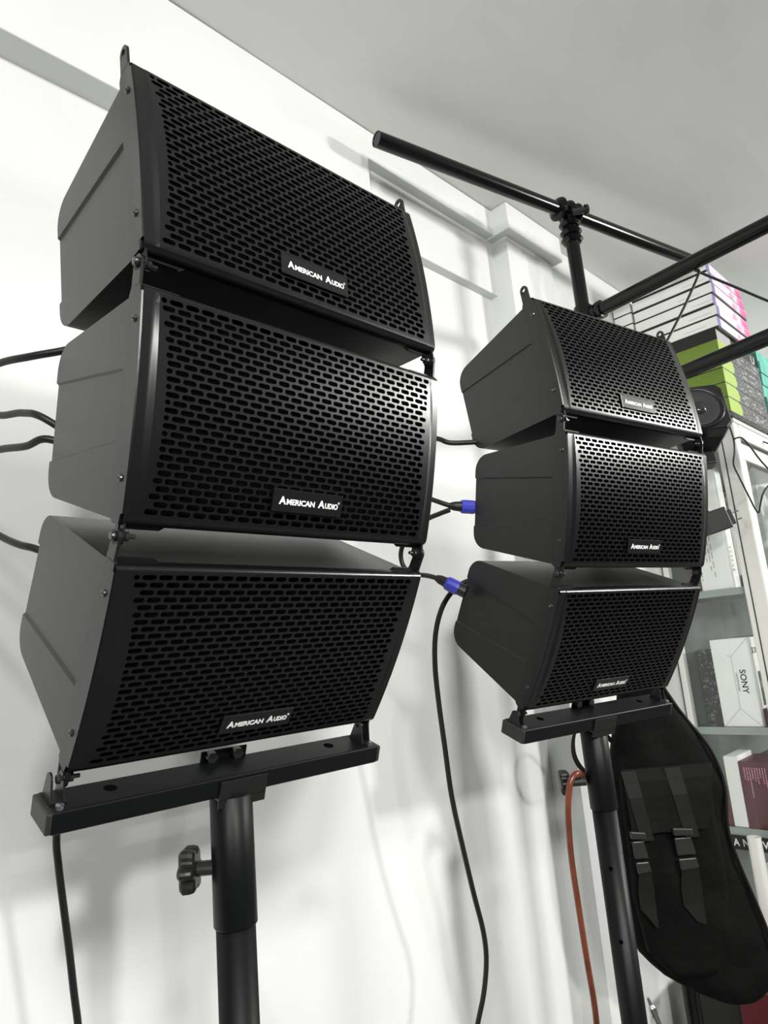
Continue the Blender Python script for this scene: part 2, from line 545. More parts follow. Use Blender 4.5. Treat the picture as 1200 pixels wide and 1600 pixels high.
def make_screw(sg):
    bm = new(); lathe(bm, (0, 0, 0), (sg, 0, 0), [(-0.002, 0), (-0.002, 0.0045), (0.0006, 0.0045), (0.0022, 0.0032), (0.0026, 0.0015), (0.0012, 0)], 14)
    me = bpy.data.meshes.new('screw'); bm.to_mesh(me); bm.free(); me.materials.append(M['black_bolt'])
    return me


def make_bolt(sg):
    bm = new()
    lathe(bm, (0, 0, 0), (sg, 0, 0), [(-0.021, 0), (-0.021, 0.0024), (-0.0135, 0.0024), (-0.0135, 0.0052), (-0.0092, 0.0052), (-0.0092, 0.003), (-0.0080, 0.003), (-0.0080, 0.0058), (-0.0068, 0.0058),
                                      (-0.0068, 0.0026), (0.0002, 0.0026), (0.0002, 0.0056), (0.0022, 0.0056), (0.0042, 0.0042), (0.0048, 0)], 14)
    me = bpy.data.meshes.new('hinge_bolt'); bm.to_mesh(me); bm.free(); me.materials.append(M['black_bolt'])
    return me


BZ = -0.0805
B_SLOPE = 2 * BULGE * BZ / HH ** 2          # dy/dz at the badge


def badge_frame():
    up = Vector((0, B_SLOPE, 1)).normalized(); right = Vector((1, 0, 0)); nrm = right.cross(up)
    return Vector((0, arc_y(BZ), BZ)), right, up, nrm


def make_badge():
    o, r, u, n = badge_frame(); bm = new()
    w2, h2 = 0.0525, 0.0135
    m = Matrix((r, u, n)).transposed().to_4x4(); m.translation = o
    box(bm, (-w2, -h2, 0.0006), (w2, h2, 0.0036), m)
    me = bpy.data.meshes.new('badge'); bm.to_mesh(me); bm.free(); me.materials.append(M['badge'])
    return me


def make_lettering():
    o, r, u, n = badge_frame(); bm = new()
    base = o + n * 0.0037 - u * 0.0045
    for s, x0, wd, h in (('A', -0.0440, 0.0100, 0.0095), ('MERICAN', -0.0332, 0.0418, 0.0070), ('A', 0.0140, 0.0100, 0.0095), ('UDIO', 0.0246, 0.0205, 0.0070)):
        add_text(bm, s, base + r * x0, r, u, wd, h, bold=0.035)
    add_text(bm, '\u00ae', base + r * 0.0445 + u * 0.0068, r, u, 0.003, 0.003)
    me = bpy.data.meshes.new('lettering'); bm.to_mesh(me); bm.free(); me.materials.append(M['white_print'])
    return me


def make_handle_socket():
    bm = new(); cyl(bm, (0, DEP - 0.012, 0.0), (0, DEP + 0.004, 0.0), 0.018, 20)
    cyl(bm, (0.045, DEP - 0.012, 0.0), (0.045, DEP + 0.004, 0.0), 0.018, 20)
    me = bpy.data.meshes.new('rear_socket'); bm.to_mesh(me); bm.free(); me.materials.append(M['black_bolt'])
    return me


ME = dict(body=make_body(), grille=make_grille(), frame=make_frame(), baffle=make_baffle(), pl=make_plate(-1), pr=make_plate(1),
          sl=make_screw(-1), sr=make_screw(1), bl=make_bolt(-1), br=make_bolt(1), badge=make_badge(), let=make_lettering(), sock=make_handle_socket())


def loudspeaker(loc, tilt, yaw, label, group):
    t = empty('line_array_speaker', loc, (tilt, 0, yaw))
    tag(t, label, 'speaker', group)
    obj('cabinet_body', ME['body'], None, t, bevel=0.0012)
    obj('grille', ME['grille'], None, t)
    obj('front_frame', ME['frame'], None, t)
    obj('baffle', ME['baffle'], None, t)
    obj('side_plate', ME['pl'], None, t, bevel=0.0006, seg=1); obj('side_plate', ME['pr'], None, t, bevel=0.0006, seg=1)
    for sg, k in ((-1, 'sl'), (1, 'sr')):
        for z in (0.088, -0.0755):
            s = obj('screw', ME[k], None, t); s.location = (sg * 0.2240, 0.0105, z)
        s = obj('hinge_bolt', ME['bl' if sg < 0 else 'br'], None, t); s.location = (sg * 0.2242, 0.013, -0.134)
    b = obj('badge', ME['badge'], None, t, bevel=0.0005, seg=1)
    lt = obj('lettering', ME['let'], None, b); lt['label'] = 'white lettering on the black badge'
    obj('rear_socket', ME['sock'], None, t)
    return t


R_ = math.radians
YA, YB = R_(88.92), R_(79.66)
GA, GB = 'line array speakers of the left stack', 'line array speakers of the right stack'
loudspeaker((-0.6037, 0.5197, 2.0503), R_(-5.46), YA, 'topmost black grilled speaker of the larger left stack, tipped slightly upward', GA)
loudspeaker((-0.6216, 0.5200, 1.7682), R_(12.98), YA, 'middle black grilled speaker of the larger left stack', GA)
loudspeaker((-0.7281, 0.5220, 1.5058), R_(32.29), YA, 'lowest black grilled speaker of the left stack, facing steeply down over its crossbar', GA)
loudspeaker((-0.5559, 1.3039, 2.0228), R_(-8.39), YB, 'topmost black grilled speaker of the smaller right stack, below the pipes', GB)
loudspeaker((-0.5645, 1.3055, 1.7442), R_(12.05), YB, 'middle black grilled speaker of the right stack with a blue plug behind', GB)
loudspeaker((-0.6639, 1.3236, 1.4796), R_(30.26), YB, 'lowest black grilled speaker of the right stack, facing down above the black bag', GB)


# ------------------------------------------------------------------ speaker stands
def star_knob(bm, c, axis, R, depth, lobes=6):
    d, u, v = frame(axis); c = Vector(c); n = 48
    prof = [(0, 0.80), (depth * 0.12, 0.95), (depth * 0.4, 1.0), (depth * 0.8, 1.0), (depth, 0.86)]
    rings = []
    for t, k in prof:
        ring = []
        for i in range(n):
            a = 2 * PI * i / n
            r = R * k * (0.86 + 0.14 * math.cos(lobes * a))
            ring.append(bm.verts.new(c + d * t + (u * math.cos(a) + v * math.sin(a)) * r))
        rings.append(ring)
    for A, B in zip(rings, rings[1:]):
        for i in range(n):
            j = (i + 1) % n
            bm.faces.new((A[i], A[j], B[j], B[i]))
    bm.faces.new(rings[0][::-1]); bm.faces.new(rings[-1])
    bmesh.ops.recalc_face_normals(bm, faces=bm.faces[:])
    return bm


def stand(bar_c, tilt, yaw, L, wd, h, pole, z_sleeve, pin_l, knob_c, knob_axis, knob_r, hub_z, label):
    px, py = pole
    t = empty('speaker_stand', (px, py, 0)); tag(t, label, 'stand', None)
    O = Matrix.Translation((-px, -py, 0))
    mb = O @ (Matrix.Translation(bar_c) @ Matrix.Rotation(yaw, 4, 'Z') @ Matrix.Rotation(tilt, 4, 'X'))
    bm = new(); box(bm, (-L / 2 + 0.003, -wd / 2, -h / 2), (L / 2 - 0.003, wd / 2, h / 2), mb)
    bar = obj('crossbar', bm, M['tube'], t, bevel=0.0028, seg=3)
    for sg in (-1, 1):
        bm = new(); box(bm, (sg * (L / 2 - 0.002) - 0.004, -wd / 2 + 0.0008, -h / 2 + 0.0008), (sg * (L / 2 - 0.002) + 0.004, wd / 2 - 0.0008, h / 2 - 0.0008), mb)
        obj('end_cap', bm, M['cap'], bar, bevel=0.002)
    for x in (-L / 2 + 0.075, L / 2 - 0.075):
        bm = new(); lathe(bm, mb @ Vector((x, 0.004, h / 2 - 0.004)), mb.to_3x3() @ Vector((0, 0, 1)), [(0, 0), (0, 0.0075), (0.0043, 0.0075), (0.0043, 0)], 16)
        obj('bolt_hole', bm, M['foam'], bar)
    for sg in (-1, 1):
        yb = pin_l[0]; zb = pin_l[1]; xx = sg * 0.2268
        bm = new(); put = lambda a, b, tt: mb @ Vector((tt, a, b))
        o = [(yb - 0.015, h / 2 - 0.001), (yb + 0.015, h / 2 - 0.001)] + arc(yb, zb, 0.0082, 0, 180, 10)
        poly_prism(bm, o, put, xx - 0.0012, xx + 0.0012)
        poly_prism(bm, [(a, b) for a, b in o], put, xx - sg * 0.013 - 0.0012, xx - sg * 0.013 + 0.0012)
        box(bm, (xx - 0.016 if sg > 0 else xx - 0.003, yb - 0.015, h / 2 - 0.001), (xx + 0.003 if sg > 0 else xx + 0.016, yb + 0.015, h / 2 + 0.0015), mb)
        obj('clevis_bracket', bm, M['plate'], t)
        bm = new(); lathe(bm, mb @ Vector((xx - sg * 0.006, -wd / 2 + 0.010, h / 2)), mb.to_3x3() @ Vector((0, 0, 1)), [(-0.002, 0), (-0.002, 0.0048), (0.003, 0.0045), (0.0045, 0.002), (0.0045, 0)], 12)
        obj('chrome_bolt', bm, M['steel'], t)
    # tilting saddle between bar and pole
    bm = new()
    box(bm, (-0.034, -wd / 2 - 0.003, -h / 2 - 0.014), (0.034, -wd / 2 - 0.0002, h / 2 - 0.004), mb)
    box(bm, (-0.034, -wd / 2 - 0.003, -h / 2 - 0.004), (0.034, wd / 2 + 0.004, -h / 2 - 0.0005), mb)
    box(bm, (-0.034, wd / 2 + 0.0002, -h / 2 - 0.004), (0.034, wd / 2 + 0.003, h / 2 + 0.012), mb)
    obj('saddle', bm, M['plate'], t, bevel=0.001)
    for sx in (-0.022, 0.016):
        bm = new(); a = mb @ Vector((sx, wd / 2 + 0.001, h / 2 + 0.006)); d3 = mb.to_3x3() @ Vector((0, -1, 0))
        lathe(bm, a, d3, [(0, 0), (0, 0.008), (0.010, 0.008), (0.010, 0)], 6)
        obj('saddle_bolt', bm, M['black_bolt'], t)
    ztop = bar_c[2] - 0.022
    bm = new(); lathe(bm, (0, 0, z_sleeve), (0, 0, 1), [(0, 0.024), (0, 0.0258), (0.002, 0.027), (ztop - z_sleeve - 0.002, 0.027), (ztop - z_sleeve, 0.025), (ztop - z_sleeve, 0)], 40)
    obj('upper_tube', bm, M['tube'], t, smooth=True)
    bm = new(); lathe(bm, (0, 0, 0.20), (0, 0, 1), [(0, 0), (0, 0.0243), (z_sleeve - 0.2 + 0.05, 0.0243), (z_sleeve - 0.2 + 0.05, 0)], 40)
    inner = obj('lower_tube', bm, M['tube'], t, smooth=True)
    vd = Vector((-px, -py, 0)).normalized(); vd = (vd + Vector((vd.y, -vd.x, 0)) * 0.15).normalized()
    for k in range(3):
        z = z_sleeve - 0.105 - 0.13 * k
        if z > hub_z + 0.05:
            bm = new(); lathe(bm, vd * 0.0225 + Vector((0, 0, z)), vd, [(0, 0), (0, 0.0042), (0.0024, 0.0042), (0.0024, 0)], 14)
            obj('pin_hole', bm, M['foam'], inner)
    kc = Vector(knob_c) - Vector((px, py, 0)); ka = Vector(knob_axis).normalized()
    bm = new(); star_knob(bm, kc, ka, knob_r, 0.020)
    kn = obj('knob', bm, M['knob'], t, bevel=0.0015)
    bm = new(); cyl(bm, kc - ka * 0.032, kc, 0.009, 16); obj('knob_shaft', bm, M['black_bolt'], kn)
    # tripod base
    bm = new(); lathe(bm, (0, 0, hub_z - 0.05), (0, 0, 1), [(0, 0.025), (0, 0.036), (0.052, 0.036), (0.058, 0.031), (0.058, 0.0245)], 32)
    obj('tripod_hub', bm, M['knob'], t, smooth=False, bevel=0.002)
    bm = new(); lathe(bm, (0, 0, 0.20), (0, 0, 1), [(0, 0.025), (0, 0.034), (0.05, 0.034), (0.05, 0.025)], 32)
    obj('lower_collar', bm, M['knob'], t)
    for k in range(3):
        a = R_(200 + 120 * k); d = Vector((math.cos(a), math.sin(a), 0))
        bm = new(); tube(bm, [d * 0.036 + Vector((0, 0, hub_z - 0.03)), d * 0.50 + Vector((0, 0, 0.016))], 0.013, 12, 0)
        lg = obj('leg', bm, M['tube'], t, smooth=True)
        bm = new(); lathe(bm, d * 0.50 + Vector((0, 0, 0)), (0, 0, 1), [(0, 0), (0, 0.017), (0.024, 0.017), (0.032, 0.012), (0.032, 0)], 16)
        obj('rubber_foot', bm, M['rubber'], lg)
        bm = new(); tube(bm, [d * 0.034 + Vector((0, 0, 0.225)), d * 0.30 + Vector((0, 0, hub_z - 0.03 - (hub_z - 0.046) * (0.264 / 0.464)))], 0.007, 8, 0)
        obj('brace', bm, M['tube'], t)
    return t


def pin_local(bar_c, tilt, yaw, pin):
    m = (Matrix.Translation(bar_c) @ Matrix.Rotation(yaw, 4, 'Z') @ Matrix.Rotation(tilt, 4, 'X')).inverted()
    p = m @ Vector(pin)
    return (p.y, p.z)


barA = (-0.8171, 0.5172, 1.3651); barB = (-0.7500, 1.3343, 1.3402)
sA = stand(barA, R_(19.3), R_(88.0), 0.468, 0.0535, 0.0255, (-0.815, 0.512), 1.190, pin_local(barA, R_(19.3), R_(88.0), (-0.8107, 0.5236, 1.3995)),
      (-0.843, 0.478, 1.259), (-0.70, -0.72, 0.0), 0.029, 0.62, 'black stand with tilted crossbar carrying the larger left speaker stack')
sB = stand(barB, R_(20.6), R_(79.2), 0.460, 0.058, 0.0275, (-0.758, 1.340), 1.160, pin_local(barB, R_(20.6), R_(79.2), (-0.7414, 1.3377, 1.3704)),
      (-0.803, 1.297, 1.216), (-0.78, -0.62, 0.0), 0.026, 0.745, 'black stand with tilted crossbar carrying the smaller right speaker stack')
hz_ = Vector((-0.806, 1.292, 0.752)) - Vector((-0.758, 1.340, 0))
bm = new(); star_knob(bm, hz_, (-0.72, -0.69, 0), 0.024, 0.02); kn = obj('knob', bm, M['knob'], sB, bevel=0.0015)
bm = new(); cyl(bm, hz_ + Vector((0.72, 0.69, 0)) * 0.030, hz_, 0.008, 14); obj('knob_shaft', bm, M['black_bolt'], kn)
bm = new(); lathe(bm, hz_ + Vector((0.045, -0.012, 0.0)), (0.3, -0.9, 0.1), [(-0.02, 0), (-0.02, 0.004), (0.004, 0.004), (0.004, 0.0065), (0.009, 0.0065), (0.009, 0)], 12)
obj('hub_bolt', bm, M['steel'], sB)

# ------------------------------------------------------------------ cables
def cable(name, pts, r, m, label, cat='cable', group=None, k=8):
    bm = new(); tube(bm, pts, r, 10, k)
    return tag(obj(name, bm, m, smooth=True), label, cat, group)


def cable_thing(name, pts, r, label, plugs, group=None):
    """plugs: list of (point, direction, colour or None)"""
    p0 = Vector(pts[0]); t = empty(name, p0); tag(t, label, 'cable', group)
    bm = new(); tube(bm, [Vector(p) - p0 for p in pts], r, 10, 8); obj('cord', bm, M['rubber'], t, smooth=True)
    for p, d, blue in plugs:
        d = Vector(d).normalized(); q = Vector(p) - p0
        bm = new(); lathe(bm, q, d, [(0, 0), (0, r * 1.3), (0.008, 0.0095), (0.024, 0.011), (0.024, 0)], 20)
        pl = obj('plug', bm, M['rubber'], t, smooth=False)
        bm = new(); lathe(bm, q + d * 0.0235, d, [(0, 0), (0, 0.0135), (0.004, 0.0148), (0.026, 0.0148), (0.029, 0.0135), (0.029, 0)], 12)
        lk = obj('lock_ring', bm, M['blue' if blue else 'rubber'], pl)
        if blue:
            lk['label'] = 'blue locking ring'
        bm = new(); lathe(bm, q + d * 0.052, d, [(0, 0), (0, 0.013), (0.016, 0.013), (0.016, 0)], 20)
        obj('plug_tip', bm, M['rubber'], pl)
    return t


JA = 'jumper cables behind the left stack'
cable_thing('speaker_cable', [(-0.846, 0.40, 1.975), (-0.885, 0.345, 1.945), (-0.926, 0.299, 1.935), (-0.979, 0.275, 1.939), (-1.067, 0.258, 1.945), (-1.104, 0.255, 1.929), (-1.07, 0.269, 1.898), (-1.014, 0.287, 1.876), (-0.961, 0.299, 1.865), (-0.921, 0.315, 1.847), (-0.90, 0.38, 1.80)],
            0.0052, 'black cable looping between the upper two speakers of the left stack', [], JA)
cable_thing('speaker_cable', [(-0.905, 0.37, 1.80), (-0.923, 0.32, 1.82), (-0.957, 0.303, 1.817), (-1.014, 0.288, 1.826), (-1.091, 0.268, 1.832), (-1.156, 0.256, 1.802), (-1.112, 0.272, 1.748), (-1.049, 0.301, 1.71), (-1.011, 0.314, 1.692), (-0.984, 0.33, 1.681), (-0.955, 0.37, 1.655)],
            0.0052, 'black cable looping between the lower two speakers of the left stack', [], JA)
cable_thing('speaker_cable', [(-0.96, 0.44, 1.62), (-1.007, 0.43, 1.594), (-1.049, 0.408, 1.487), (-1.065, 0.394, 1.382), (-1.079, 0.393, 1.294), (-1.085, 0.398, 1.252), (-1.093, 0.409, 1.19), (-1.1, 0.42, 1.128), (-1.107, 0.429, 1.074), (-1.113, 0.438, 1.021), (-1.138, 0.453, 0.935), (-1.215, 0.496, 0.726), (-1.27, 0.56, 0.3), (-1.24, 0.62, 0.02), (-1.15, 0.70, 0.006)],
            0.0052, 'black cable hanging down the wall from behind the left crossbar end', [])
cable_thing('speaker_cable', [(-0.805, 1.145, 1.918), (-0.843, 1.085, 1.916), (-0.866, 1.071, 1.929), (-0.899, 1.064, 1.94), (-0.937, 1.066, 1.907), (-0.943, 1.075, 1.853), (-0.925, 1.087, 1.82), (-0.898, 1.092, 1.803), (-0.877, 1.106, 1.791)],
            0.0052, 'black cable between the top and middle speakers of the right stack', [((-0.880, 1.103, 1.792), (0.55, 0.72, -0.10), True)], None)
cable_thing('speaker_cable', [(-0.880, 1.100, 1.783), (-0.905, 1.094, 1.779), (-0.937, 1.088, 1.772), (-0.981, 1.082, 1.749), (-1.015, 1.087, 1.72), (-1.018, 1.092, 1.687), (-0.994, 1.094, 1.666), (-0.953, 1.094, 1.656), (-0.926, 1.096, 1.646)],
            0.0052, 'black cable curling into the blue plug of the lowest right speaker', [((-0.929, 1.094, 1.648), (0.72, 0.42, -0.52), True)], None)
cable_thing('speaker_cable', [(-0.895, 1.165, 1.640), (-0.911, 1.155, 1.634), (-0.93, 1.141, 1.619), (-0.952, 1.129, 1.587), (-0.972, 1.124, 1.536), (-0.987, 1.129, 1.469), (-0.998, 1.142, 1.389), (-1.008, 1.159, 1.295), (-1.019, 1.178, 1.195), (-1.024, 1.202, 1.094), (-1.035, 1.236, 0.989), (-1.044, 1.266, 0.903), (-1.052, 1.276, 0.842), (-1.062, 1.269, 0.78), (-1.078, 1.257, 0.72), (-1.105, 1.254, 0.642), (-1.171, 1.309, 0.427), (-1.18, 1.33, 0.10), (-1.12, 1.36, 0.006), (-1.0, 1.4, 0.006)],
            0.0056, 'long black cable hanging down the white wall between the two stands', [])
cable('speaker_wire', [(-0.800, 1.372, 1.195), (-0.793, 1.340, 1.216), (-0.776, 1.290, 1.236), (-0.779, 1.266, 1.228), (-0.787, 1.26, 1.196), (-0.803, 1.273, 1.144), (-0.82, 1.294, 1.066), (-0.829, 1.311, 0.977), (-0.839, 1.332, 0.869), (-0.846, 1.349, 0.787), (-0.855, 1.361, 0.717), (-0.877, 1.385, 0.5), (-0.90, 1.40, 0.1), (-0.92, 1.45, 0.006), (-0.98, 1.6, 0.006)],
      0.0062, M['orange'], 'orange copper coloured wire draped over the knob of the right stand')

# ------------------------------------------------------------------ pipe rack behind the right stack
PXX, PYY = -1.043, 2.19
t = empty('pipe_rack', (PXX, PYY, 0)); tag(t, 'black pipe rack with long horizontal pipes above the right speaker stack', 'rack')
L_ = lambda p: Vector(p) - Vector((PXX, PYY, 0))
PR = 0.0245
bm = new(); cyl(bm, L_((PXX, PYY, 0.012)), L_((PXX, PYY, 3.04)), PR, 32); obj('post', bm, M['pipe'], t, smooth=False)
tip = Vector((-1.227, 1.371, 3.05)); d_top = (Vector((-1.043, 2.19, 3.05)) - tip).normalized()
bm = new(); lathe(bm, L_(tip), d_top, [(0.002, 0), (0.002, PR - 0.004), (0, PR - 0.003), (0, PR), (1.62, PR), (1.62, 0)], 36); obj('top_rail', bm, M['pipe'], t)
f1a = Vector((PXX, PYY + 0.02, 2.634)); f1b = Vector((-0.4229, 2.133, 2.632)); d1 = (f1b - f1a).normalized()
bm = new(); cyl(bm, L_(f1a + d1 * 0.02), L_(f1a + d1 * 2.0), PR, 36); obj('cross_rail', bm, M['pipe'], t)
f2a = Vector((-1.043, 2.262, 2.308)); d2 = (Vector((-0.479, 2.148, 2.30)) - Vector((-0.73, 2.196, 2.30))).normalized()
bm = new(); cyl(bm, L_(f2a + d2 * 0.02), L_(f2a + d2 * 2.0), PR, 36); obj('cross_rail', bm, M['pipe'], t)
p2 = f1a + d1 * 1.95
bm = new(); cyl(bm, L_((p2.x, p2.y, 0.012)), L_((p2.x, p2.y, 2.70)), PR, 28); obj('post', bm, M['pipe'], t)
for q in ((PXX, PYY), (p2.x, p2.y)):
    bm = new(); lathe(bm, L_((q[0], q[1], 0)), (0, 0, 1), [(0, 0), (0, 0.10), (0.008, 0.10), (0.012, 0.03), (0.05, 0.028), (0.05, 0.024)], 32); obj('foot_plate', bm, M['pipe'], t)
# swivel clamp at the top joint: two ringed collars with wing bolts
bm = new()
jp = tip + d_top * 0.835
for k in (-0.045, 0.0, 0.04):
    lathe(bm, L_(jp + d_top * k), d_top, [(-0.014, PR), (-0.012, 0.031), (-0.006, 0.040), (0.0, 0.044), (0.006, 0.040), (0.012, 0.031), (0.014, PR)], 28)
for k in (-0.05, -0.085, -0.115):
    lathe(bm, L_((PXX, PYY, 3.05 + k)), (0, 0, 1), [(-0.015, PR), (-0.012, 0.032), (0.0, 0.040), (0.012, 0.032), (0.015, PR)], 28)
obj('clamp', bm, M['pipe'], t)
bm = new(); lathe(bm, L_((PXX + 0.03, PYY - 0.03, 3.02)), (0.6, 0.6, 0.15), [(0, 0), (0, 0.012), (0.05, 0.012), (0.05, 0.018), (0.06, 0.018), (0.06, 0)], 16); obj('wing_bolt', bm, M['black_bolt'], t)
for a, dd in ((f1a, d1), (f2a, d2)):
    bm = new(); lathe(bm, L_(a), dd, [(-0.03, 0), (-0.03, 0.030), (0.045, 0.030), (0.055, 0.033), (0.068, 0.033), (0.07, PR)], 28)
    lathe(bm, L_((PXX, PYY, a.z - 0.03)), (0, 0, 1), [(0, PR), (0.0, 0.032), (0.06, 0.032), (0.06, PR)], 28)
    obj('clamp', bm, M['pipe'], t)
cable('thin_cable', [(-0.716, 1.96, 2.30), (-0.703, 1.993, 2.343), (-0.661, 2.07, 2.462), (-0.626, 2.142, 2.580), (-0.640, 2.165, 2.605), (-0.630, 2.20, 2.602), (-0.566, 2.28, 2.552), (-0.49, 2.371, 2.491), (-0.36, 2.53, 2.40), (-0.2, 2.7, 2.36), (0.0, 2.9, 2.36)],
      0.0042, M['rubber'], 'thin black cable hung over the upper cross pipe in front of the white boxes', k=6)

# ------------------------------------------------------------------ gig bag hung on the post
UB = Vector((0.717, 0.697, 0)); NB = Vector((-0.697, 0.717, 0)); OB = NB * 2.12


def bag_pt(u, z, d):                # d = distance towards the viewer from the bag's mid plane
    return OB + UB * u + Vector((0, 0, z)) - NB * d


def interp(tab, z):
    for (z0, a), (z1, b) in zip(tab, tab[1:]):
        if z0 <= z <= z1:
            return a + (b - a) * (z - z0) / (z1 - z0)
    return tab[0][1] if z < tab[0][0] else tab[-1][1]


def smooth_tab(tab, n=4):
    out = []
    for i in range(len(tab) - 1):
        a, b, c, d = tab[max(i - 1, 0)], tab[i], tab[i + 1], tab[min(i + 2, len(tab) - 1)]
        for j in range(n):
            s = j / n
            y = 0.5 * (2 * b[1] + (c[1] - a[1]) * s + (2 * a[1] - 5 * b[1] + 4 * c[1] - d[1]) * s * s + (-a[1] + 3 * b[1] - 3 * c[1] + d[1]) * s ** 3)
            out.append((b[0] + (c[0] - b[0]) * s, y))
    out.append(tab[-1])
    return out


BR = smooth_tab([(0.502, 0.850), (0.512, 0.895), (0.535, 0.928), (0.592, 0.957), (0.664, 0.954), (0.756, 0.933), (0.857, 0.907), (0.943, 0.893), (1.063, 0.905), (1.163, 0.881), (1.259, 0.822), (1.325, 0.786), (1.423, 0.745), (1.60, 0.735), (1.70, 0.72)])
BL = smooth_tab([(0.502, 0.830), (0.512, 0.785), (0.535, 0.730), (0.576, 0.660), (0.636, 0.599), (0.70, 0.572), (0.785, 0.557), (0.95, 0.556), (1.127, 0.585), (1.21, 0.608), (1.31, 0.640), (1.42, 0.656), (1.60, 0.664), (1.70, 0.68)])


def puff(bm, zlist, fl, fr, half, dmid=0.0, n=28, p=2.6, wr=0.0):
    rings = []
    for z in zlist:
        a, b = fl(z), fr(z); c, w2 = (a + b) / 2, (b - a) / 2
        h = half(z, w2)
        ring = []
        for i in range(n):
            ang = 2 * PI * i / n
            cx, sx = math.cos(ang), math.sin(ang)
            u = c + w2 * math.copysign(abs(cx) ** (2 / p), cx)
            d = dmid + h * math.copysign(abs(sx) ** (2 / p), sx)
            if wr:
                d += wr * noise.noise(Vector((u * 9, z * 9, 2.0))) * (1 if sx > 0 else 0.3)
            ring.append(bm.verts.new(bag_pt(u, z, d)))
        rings.append(ring)
    for A, B in zip(rings, rings[1:]):
        for i in range(n):
            j = (i + 1) % n
            bm.faces.new((A[i], A[j], B[j], B[i]))
    bm.faces.new(rings[0][::-1]); bm.faces.new(rings[-1])
    bmesh.ops.recalc_face_normals(bm, faces=bm.faces[:])
    return bm


t = empty('gig_bag', (0, 0, 0)); tag(t, 'large black padded guitar bag with front pocket and buckled straps hanging behind the right stand', 'bag')
zl = [0.502, 0.505, 0.512, 0.523, 0.54, 0.56, 0.585, 0.61] + [0.64 + 0.03 * i for i in range(35)] + [1.695, 1.70]
bm = new(); puff(bm, zl, lambda z: interp(BL, z), lambda z: interp(BR, z), lambda z, w2: 0.062 * min(1, (w2 / 0.10)) ** 0.5, 0.0, 40, 2.4, 0.012)
obj('bag_body', bm, M['nylon'], t, smooth=True)
for off in (0.004,):
    pts = [bag_pt(interp(BR, z) - 0.012, z, 0.038) for z in [0.55 + 0.02 * i for i in range(45)]]
    bm = new(); tube(bm, pts, 0.005, 8, 2); obj('piping', bm, M['webbing'], t, smooth=True)
PL = [(0.60, 0.66), (0.66, 0.605), (0.80, 0.585), (1.0, 0.590), (1.12, 0.598)]
PRr = [(0.60, 0.775), (0.645, 0.80), (0.70, 0.832), (0.80, 0.845), (1.0, 0.842), (1.12, 0.846)]
bm = new(); puff(bm, [0.60 + 0.02 * i for i in range(27)], lambda z: interp(PL, z), lambda z: interp(PRr, z), lambda z, w2: 0.030, 0.052, 36, 4.0, 0.010)
obj('front_pocket', bm, M['nylon'], t, smooth=True)


def sheet_strip(pts_l, pts_r, d, thick):
    """a cloth band: matching left/right (u,z) edge points"""
    bm = new(); n = len(pts_l)
    F = [(bm.verts.new(bag_pt(*a, d(i))), bm.verts.new(bag_pt(*b, d(i)))) for i, (a, b) in enumerate(zip(pts_l, pts_r))]
    K = [(bm.verts.new(bag_pt(*a, d(i) - thick)), bm.verts.new(bag_pt(*b, d(i) - thick))) for i, (a, b) in enumerate(zip(pts_l, pts_r))]
    for i in range(n - 1):
        bm.faces.new((F[i][0], F[i][1], F[i + 1][1], F[i + 1][0])); bm.faces.new((K[i][0], K[i + 1][0], K[i + 1][1], K[i][1]))
        bm.faces.new((F[i][0], F[i + 1][0], K[i + 1][0], K[i][0])); bm.faces.new((F[i][1], K[i][1], K[i + 1][1], F[i + 1][1]))
    bm.faces.new((F[0][0], K[0][0], K[0][1], F[0][1])); bm.faces.new((F[-1][0], F[-1][1], K[-1][1], K[-1][0]))
    bmesh.ops.recalc_face_normals(bm, faces=bm.faces[:])
    return bm


zz = [1.132, 1.10, 1.06, 1.02, 0.99, 0.965]
bm = sheet_strip([(0.596, z) for z in zz], [(0.850 - 0.010 * i, z) for i, z in enumerate(zz)], lambda i: [0.088, 0.098, 0.101, 0.101, 0.102, 0.103][i], 0.010)
obj('pocket_flap', bm, M['flap'], t, bevel=0.003)
for u0, u1 in ((0.592, 0.632), (0.712, 0.755)):
    bm = sheet_strip([(u0 + 0.008 * i, z) for i, z in enumerate([1.128, 1.06, 1.0, 0.95])], [(u1 + 0.006 * i, z) for i, z in enumerate([1.128, 1.06, 1.0, 0.95])], lambda i: [0.093, 0.105, 0.106, 0.108][i], 0.003)
    st = obj('strap', bm, M['webbing'], t)
for u0, u1 in ((0.588, 0.628), (0.702, 0.756)):
    bm = sheet_strip([(u0, 0.978), (u0, 0.958)], [(u1, 0.973), (u1, 0.955)], lambda i: 0.115, 0.014); obj('buckle', bm, M['buckle'], t, bevel=0.003)
    bm = sheet_strip([(u0 + 0.004, 0.950), (u0 + 0.006, 0.905)], [(u1 - 0.004, 0.950), (u1 + 0.002, 0.905)], lambda i: 0.104, 0.012); obj('buckle', bm, M['buckle'], t, bevel=0.003)
    bm = sheet_strip([(u0 + 0.006, 0.898), (u0 + 0.008, 0.868)], [(u1, 0.898), (u1 + 0.004, 0.872)], lambda i: 0.106, 0.012); obj('buckle', bm, M['buckle'], t, bevel=0.003)
    bm = sheet_strip([(u0 + 0.012, 0.868), (u0 + 0.004, 0.820), (u0 + 0.004, 0.780), (u0 + 0.034, 0.738)], [(u1 + 0.004, 0.870), (u1 + 0.006, 0.820), (u1 + 0.004, 0.780), (u1 + 0.002, 0.730)], lambda i: [0.098, 0.094, 0.093, 0.096][i], 0.003)
    obj('strap_tail', bm, M['webbing'], t)
bm = new()
